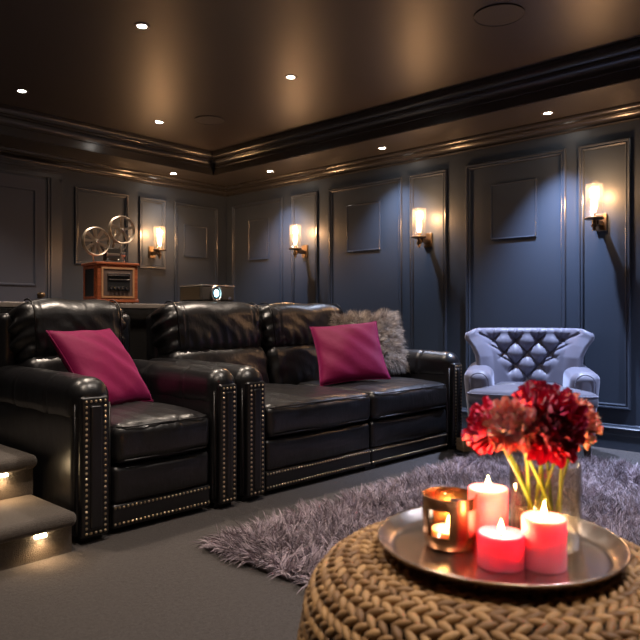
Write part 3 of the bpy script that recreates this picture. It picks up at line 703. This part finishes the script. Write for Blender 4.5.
# T-shaped front-rounded seat cushion
def tcush(z0, z1, grow=0):
    out = []
    pts = [(-.24, .20), (-.24, -.25), (-.38, -.262), (-.40, -.295)]
    fr = [(-.398*math.cos(a), -.33-.075*math.sin(a)) for a in np.linspace(0, PI, 25)]
    return pts + fr + [(-x, y) for x, y in pts[::-1]]
pl = tcush(0, 0); k = len(pl); V = []; F = []
cx, cy = 0, -.10
layers = [(z0_, z1_-.012) for z0_, z1_ in ((.97, .375), (1.0, .39), (1.005, .415), (1.0, .445), (.975, .462), (.90, .475), (.70, .490), (.40, .498), (.1, .500))]
for sc, z in layers: V += [(cx+(x-cx)*sc, cy+(y-cy)*sc, z) for x, y in pl]
for i in range(len(layers)-1):
    for j in range(k): F.append((i*k+j, i*k+(j+1) % k, (i+1)*k+(j+1) % k, (i+1)*k+j))
F += [tuple(range(k))[::-1], tuple(range((len(layers)-1)*k, len(layers)*k))]
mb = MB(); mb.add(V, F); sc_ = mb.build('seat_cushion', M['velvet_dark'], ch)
mb = MB(); tube(mb, [(x*1.0, cy+(y-cy)*1.0, .438) for x, y in pl[3:-3]], .005, 6); mb.build('piping', M['velvet'], sc_)
mb = MB()
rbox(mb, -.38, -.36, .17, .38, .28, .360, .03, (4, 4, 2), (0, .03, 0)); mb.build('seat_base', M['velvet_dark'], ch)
mb = MB(); rbox(mb, -.30, .20, .17, .30, .30, .46, .04, (4, 4, 4)); mb.build('back_base', M['velvet'], ch)
for sx in (-1, 1):
    for sy, dy in ((-.29, -.02), (.28, .05)):
        m_ = MB(); x = sx*.33; V = []
        for z, w, o_ in ((0, .014, 1), (.172, .026, 0)):
            for (i, j) in ((-1, -1), (1, -1), (1, 1), (-1, 1)): V.append((x+sx*.012*o_+i*w, sy+dy*o_+j*w, z))
        m_.add(V, [(3, 2, 1, 0), (4, 5, 6, 7), (0, 1, 5, 4), (1, 2, 6, 5), (2, 3, 7, 6), (3, 0, 4, 7)]); m_.build('leg', M['darkwood'], ch, False)

# small wooden block on a round base between sofa and armchair
st_ = thing('pedestal', 'low tan wooden block on a dark round base between sofa arm and armchair', 'pedestal', (4.03, 2.335, 0), R_(-30))
mb = MB(); lathe(mb, [(0, 0), (.088, 0), (.093, .006), (.088, .012), (.03, .018), (0, .018)], 40); mb.build('base', M['blackplastic'], st_)
mb = MB(); rbox(mb, -.045, -.03, .0185, .065, .07, .10, .005, (1, 1, 1)); mb.build('block', M['sidewood'], st_, 'auto')

# ------------------------------------------------------------------ woven pouf
PC = Vector((1.232, .640, 0)); PH = .468
pf = thing('woven_pouf', 'round braided water hyacinth pouf table in the foreground', 'pouf', PC)
prof = []
RB = .415; rr = .13
for i in range(10): prof.append((RB-.03*((i/9-.5)*2)**2*.6, .03+i/9*(PH-rr-.03)))
for i in range(1, 10):
    a = i/9*PI/2; prof.append((RB-.018-rr+rr*math.cos(a), PH-rr+rr*math.sin(a)))
prof += [(.2, PH), (.0, PH)]
mb = MB(); lathe(mb, [(0, .004), (RB-.06, .004)] + [(max(r-.012, 0), z-.010) for r, z in prof], 64); mb.build('core', M['rattancore'], pf)
# arc-length walk for the braid rows
def walk(pr, step):
    out = []; acc = 0; nxt = step/2
    for (r0, z0), (r1, z1) in zip(pr[:-1], pr[1:]):
        L = math.hypot(r1-r0, z1-z0)
        while acc+L >= nxt:
            t = (nxt-acc)/L; out.append((r0+(r1-r0)*t, z0+(z1-z0)*t, math.atan2(r1-r0, z1-z0))); nxt += step
        acc += L
    return out
rows = walk([(RB-.02, .012)] + prof, .0178)
mb = MB()
el = []   # unit leaf-shaped bead
nr, nk = 7, 8
for i in range(nr):
    t = i/(nr-1); rad = math.sin(PI*(t*.94+.03))**.65
    for j in range(nk): q = 2*PI*j/nk; el.append(((t-.5)*2, math.cos(q)*rad, math.sin(q)*rad))
el = np.array(el); ef = [(i*nk+j, i*nk+(j+1) % nk, (i+1)*nk+(j+1) % nk, (i+1)*nk+j) for i in range(nr-1) for j in range(nk)]
for ri, (r, z, ang) in enumerate(rows):
    if r < .03: continue
    cnt = max(6, int(2*PI*r/.0285)); sg = 1 if ri % 2 else -1
    for i in range(cnt):
        th = 2*PI*(i+.5*(ri % 2))/cnt + random.uniform(-.004, .004)
        nrm = np.array([math.cos(th)*math.cos(ang), math.sin(th)*math.cos(ang), -math.sin(ang)])
        tan = np.array([-math.sin(th), math.cos(th), 0]); up = np.cross(nrm, tan)
        a = sg*R_(33)+random.uniform(-.2, .2); d1 = tan*math.cos(a)+up*math.sin(a); d2 = -tan*math.sin(a)+up*math.cos(a)
        ln, wd, tk = .0200*random.uniform(.88, 1.12), .0088*random.uniform(.9, 1.1), .0085
        c = np.array([r*math.cos(th), r*math.sin(th), z]) - nrm*.004
        tilt = .22
        v = el[:, :1]*ln*(d1+nrm*tilt*.5) + el[:, 1:2]*wd*d2 + el[:, 2:]*tk*nrm + c
        mb.add(v, ef, random.random())
wv = mb.build('woven_braid', M['rattan'], pf, True, True)

# ------------------------------------------------------------------ tray and what stands on it
TZ = PH+.0075
def onz(px, py, Z):
    al = R_(42.6); Fv = Vector((math.cos(al), math.sin(al))); Rv = Vector((math.sin(al), -math.cos(al)))
    d = 663*(.95-Z)/(py-315); p = Fv*d + Rv*((px-320)/663*d); return p.x, p.y

tx, ty = onz(498, 536, TZ+.03)
tr = thing('round_tray', 'round copper-toned metal tray on the woven pouf holding candles and vase', 'tray', (tx, ty, TZ))
mb = MB(); lathe(mb, [(0, 0), (.205, 0), (.222, .006), (.236, .020), (.241, .026), (.2425, .0285), (.240, .030), (.236, .0275), (.219, .009), (.203, .0035), (0, .0035)], 96); mb.build('dish', M['tray'], tr)
TS = TZ+.0038
def flame(parent, z, s=1.):
    m_ = MB(); lathe(m_, [(0, 0), (.0035*s, .002*s), (.0062*s, .008*s), (.0060*s, .014*s), (.0035*s, .022*s), (.0012*s, .030*s), (0, .034*s)], 16, (0, 0, z)); m_.build('flame', M['flame'], parent)
def candle(px, depth_px, r, h, label, mat, e=1.8):
    x, y = onz(px, depth_px, TS)
    t = thing('pillar_candle', label, 'candle', (x, y, TS), 0, 'lit pillar candles on the tray')
    m_ = MB(); lathe(m_, [(0, 0), (r-.002, 0), (r, .002), (r, h-.003), (r-.002, h), (r-.005, h-.001), (r-.012, h-.005), (.008, h-.008), (0, h-.008)], 48); m_.build('wax', mat, t)
    m_ = MB(); tube(m_, [(0, 0, h-.008), (.001, 0, h+.004)], .0012, 6); m_.build('wick', M['wick'], t)
    flame(t, h-.002, .82); light('candle_light', 'POINT', (0, 0, h+.014), e, (1, .50, .19), t, shadow_soft_size=.007)
candle(544, 566, .041, .093, 'tallest front pink pillar candle, lit, at the right of the tray front', M['wax'])
candle(501, 565, .044, .062, 'short magenta pillar candle, lit, front centre of the tray', M['waxdeep'])
candle(488, 541, .041, .112, 'pink pillar candle, lit, standing behind the short magenta candle', M['wax'])
# lantern
x, y = onz(449.5, 545, TS); LR, LH = .055, .105
ln = thing('candle_lantern', 'dark copper votive lantern with cut-out windows, left on the tray', 'candle holder', (x, y, TS), R_(-19.5))
mb = MB(); k = 72; zs = [0, .004, .022, .028, .082, .088, LH-.006, LH]; rs = [.046, .050, LR-.001, LR, LR, LR, LR, LR+.001]
V = []; 
for sgn_ in (0, 1):
    for j in range(k):
        t = 2*PI*j/k
        for z, r in zip(zs, rs): r2 = r-(.003 if sgn_ else 0); V.append((r2*math.cos(t), r2*math.sin(t), z))
n_ = len(zs); o2 = k*n_; F = []
def hole(j, i): return i == 3 and (j % 18) < 10 
for j in range(k):
    for i in range(n_-1):
        if hole(j, i): continue
        a, b = j*n_+i, ((j+1) % k)*n_+i
        F += [(a, b, b+1, a+1), (o2+a+1, o2+b+1, o2+b, o2+a)]
    a, b = j*n_+n_-1, ((j+1) % k)*n_+n_-1; F.append((a, b, o2+b, o2+a))
F.append(tuple(j*n_ for j in range(k))[::-1]); F.append(tuple(o2+j*n_+1 for j in range(k)))
mb.add(V, F); mb.build('shade', M['copper'], ln, 'auto')
mb = MB(); lathe(mb, [(.049, .008), (.0505, .012), (.0505, LH-.008), (.049, LH-.008)], 48, closed=True); mb.build('glass_liner', M['bulbglass'], ln)
mb = MB(); lathe(mb, [(0, .006), (.036, .006), (.036, .034), (0, .034)], 32); mb.build('tealight', M['tealight'], ln, 'auto')
flame(ln, .036, .9); light('candle_light', 'POINT', (0, 0, .052), 1.2, (1, .52, .2), ln, shadow_soft_size=.007)

# vase
vx, vy = onz(545, 543, TS); VR, VH = .071, .168
vs = thing('glass_vase', 'clear glass cylinder vase of water behind the candles on tray', 'vase', (vx, vy, TS))
mb = MB(); lathe(mb, [(0, 0), (VR-.003, 0), (VR, .003), (VR, VH-.001), (VR-.0015, VH), (VR-.003, VH-.001), (VR-.003, .008), (0, .008)], 64); mb.build('vase_body', M['vaseglass'], vs)
mb = MB(); lathe(mb, [(0, .009), (VR-.0036, .009), (VR-.0036, .105), (0, .105)], 64); mb.build('water', M['water'], vs, 'auto')
# flowers
al = R_(42.6); CF = Vector((math.cos(al), math.sin(al), 0)); CR = Vector((math.sin(al), -math.cos(al), 0)); CU = Vector((0, 0, 1))
def at(px, py, d): return Vector((0, 0, .95)) + CF*d + CR*((px-320)/663*d) + CU*((315-py)/663*d)
def petal(mb, base, d, up, L, Wp, cup, tone):
    """one cupped petal from base along d, its inside facing up"""
    s = d.cross(up).normalized(); up = s.cross(d).normalized(); V = []; n1, n2 = 5, 4
    for i in range(n1):
        t = i/(n1-1); w = Wp*math.sin(PI*(.18+.70*t))**.8*(1-.25*t)
        for j in range(n2):
            q = (j/(n2-1)-.5)*2
            p = base + d*(L*t) + s*(w*q*.5) + up*(cup*L*(t**2)*.55 + cup*L*.25*q*q - .0) + d*(.10*L*(1-q*q)*(t > .9))
            V.append(tuple(p))
    tt = [min(1, max(0, tone + (i/(n1-1)-.5)*.5)) for i in range(n1) for j in range(n2)]
    mb.add(V, grid_f(n1, n2), tt)
def flower(c, R, axis, mat, label, foot, npet=95, seed=0, shag=0.):
    r = random.Random(seed); axis = axis.normalized()
    t = thing('cut_flower', label, 'flower', foot, 0, 'cut flowers in the glass vase')
    m_ = MB(); o0 = Vector(foot); a1 = axis.orthogonal().normalized(); a2 = axis.cross(a1)
    for i in range(npet):
        f = (i+.5)/npet; pol = math.acos(1-f*1.42)   # 0 = centre top, towards ~115 degrees
        az = i*2.39996+r.uniform(-.2, .2)
        rad = (a1*math.cos(az)+a2*math.sin(az))
        d = (axis*math.cos(pol*.93)+rad*math.sin(pol*.93)).normalized()
        d = (d+Vector((r.gauss(0, 1), r.gauss(0, 1), r.gauss(0, 1)))*.10).normalized()
        L = R*(.60+.30*math.sin(min(pol, PI/2)))*r.uniform(.86, 1.10)*(1+shag*r.random())
        base = Vector(c)-o0 - axis*R*.30 + rad*R*.10*math.sin(pol)
        inward = (axis - d*axis.dot(d)); inward = inward.normalized() if inward.length > .05 else a1
        petal(m_, base, d, inward, L*1.05, R*r.uniform(.60, .85), .85-.7*max(0, pol-1.2), min(1, max(0, .35+.35*f+r.uniform(-.25, .25))))
    m_.build('bloom', mat, t, True, True)
    s_ = MB(); e = Vector(c)-o0-axis*R*.3; mid = Vector((e.x*.45, e.y*.45, e.z*.55)); P0 = Vector((0, 0, 0))
    pts = [P0*(1-q)**2 + mid*2*q*(1-q) + e*q*q for q in [i/10 for i in range(11)]]
    tube(s_, pts, [.0036]*9+[.0042, .007], 8); s_.build('stem', M['stem'], t)
    return t
def foot(a, r): return Vector((vx+r*math.cos(a), vy+r*math.sin(a), TS+.012))
FL = [((488, 426), 1.30, .046, (-.75, -.25, .35), 'crimson', 'crimson bloom at the far left of the vase', 90, .15),
      ((511, 424), 1.25, .048, (-.30, -.75, .45), 'peach', 'pale peach-pink ruffled bloom, left front of the bouquet', 105, .0),
      ((543, 405), 1.40, .056, (.0, -.35, 1.), 'burgundy', 'burgundy bloom at the top of the bouquet', 105, .1),
      ((551, 427), 1.25, .058, (.1, -.95, .25), 'burgundy', 'dark burgundy bloom front centre of the bouquet', 120, .2),
      ((577, 420), 1.32, .050, (.65, -.45, .45), 'coral', 'coral orange bloom at the right of the bouquet', 100, .0)]
for i, ((px, py), d, R, ax, mt, lab, npet, shag) in enumerate(FL):
    a = CR*ax[0] + CF*ax[1] + CU*ax[2]
    flower(at(px, py, d), R, a, M[mt], lab, foot(i*1.3+3.6, .035), npet, i, shag)
for i, (px, py, d) in enumerate(((497, 437, 1.30), (525, 445, 1.25), (540, 440, 1.40), (562, 445, 1.28), (575, 440, 1.38))):
    e = at(px, py, d); f0 = foot(i*1.3+.9, .03)
    s_ = MB(); rel = e-f0; mid = Vector((rel.x*.3, rel.y*.3, rel.z*.6)); pts = [mid*2*q*(1-q)+rel*q*q for q in [j/10 for j in range(11)]]
    t = thing('leafy_stem', ['green stem leaning left in the vase', 'green stem at left front of the vase', 'upright green stem at the back of the vase', 'green stem at right front of the vase', 'green stem leaning right in the vase'][i], 'stem', f0, 0, 'green stems in the vase')
    tube(s_, pts, .0034, 8); s_.build('stem', M['stem'], t)
    s_ = MB(); dv = (pts[-1]-pts[-3]).normalized(); petal(s_, pts[-2], (dv+CR*.3*(-1)**i).normalized(), CF*-1, .05, .016, .2, .5); s_.build('leaf', M['stem'], t)

# ------------------------------------------------------------------ camera, world, view
cam = bpy.data.cameras.new('camera'); co = bpy.data.objects.new('camera', cam); COL.objects.link(co)
co.location = (0, 0, .95); co.rotation_euler = (R_(90), 0, R_(-47.4))
cam.sensor_width = 36; cam.lens = 663/640*36; cam.shift_y = -5/640; cam.clip_start = .05
cam.dof.use_dof = True; cam.dof.focus_distance = 3.1; cam.dof.aperture_fstop = 4.2
S.camera = co
w = bpy.data.worlds.new('world'); S.world = w; w.use_nodes = True
w.node_tree.nodes['Background'].inputs[0].default_value = (.02, .025, .04, 1); w.node_tree.nodes['Background'].inputs[1].default_value = .2
S.view_settings.view_transform = 'Standard'; S.view_settings.look = 'None'; S.view_settings.gamma = 1; S.view_settings.use_curve_mapping = False
S.view_settings.exposure = .75
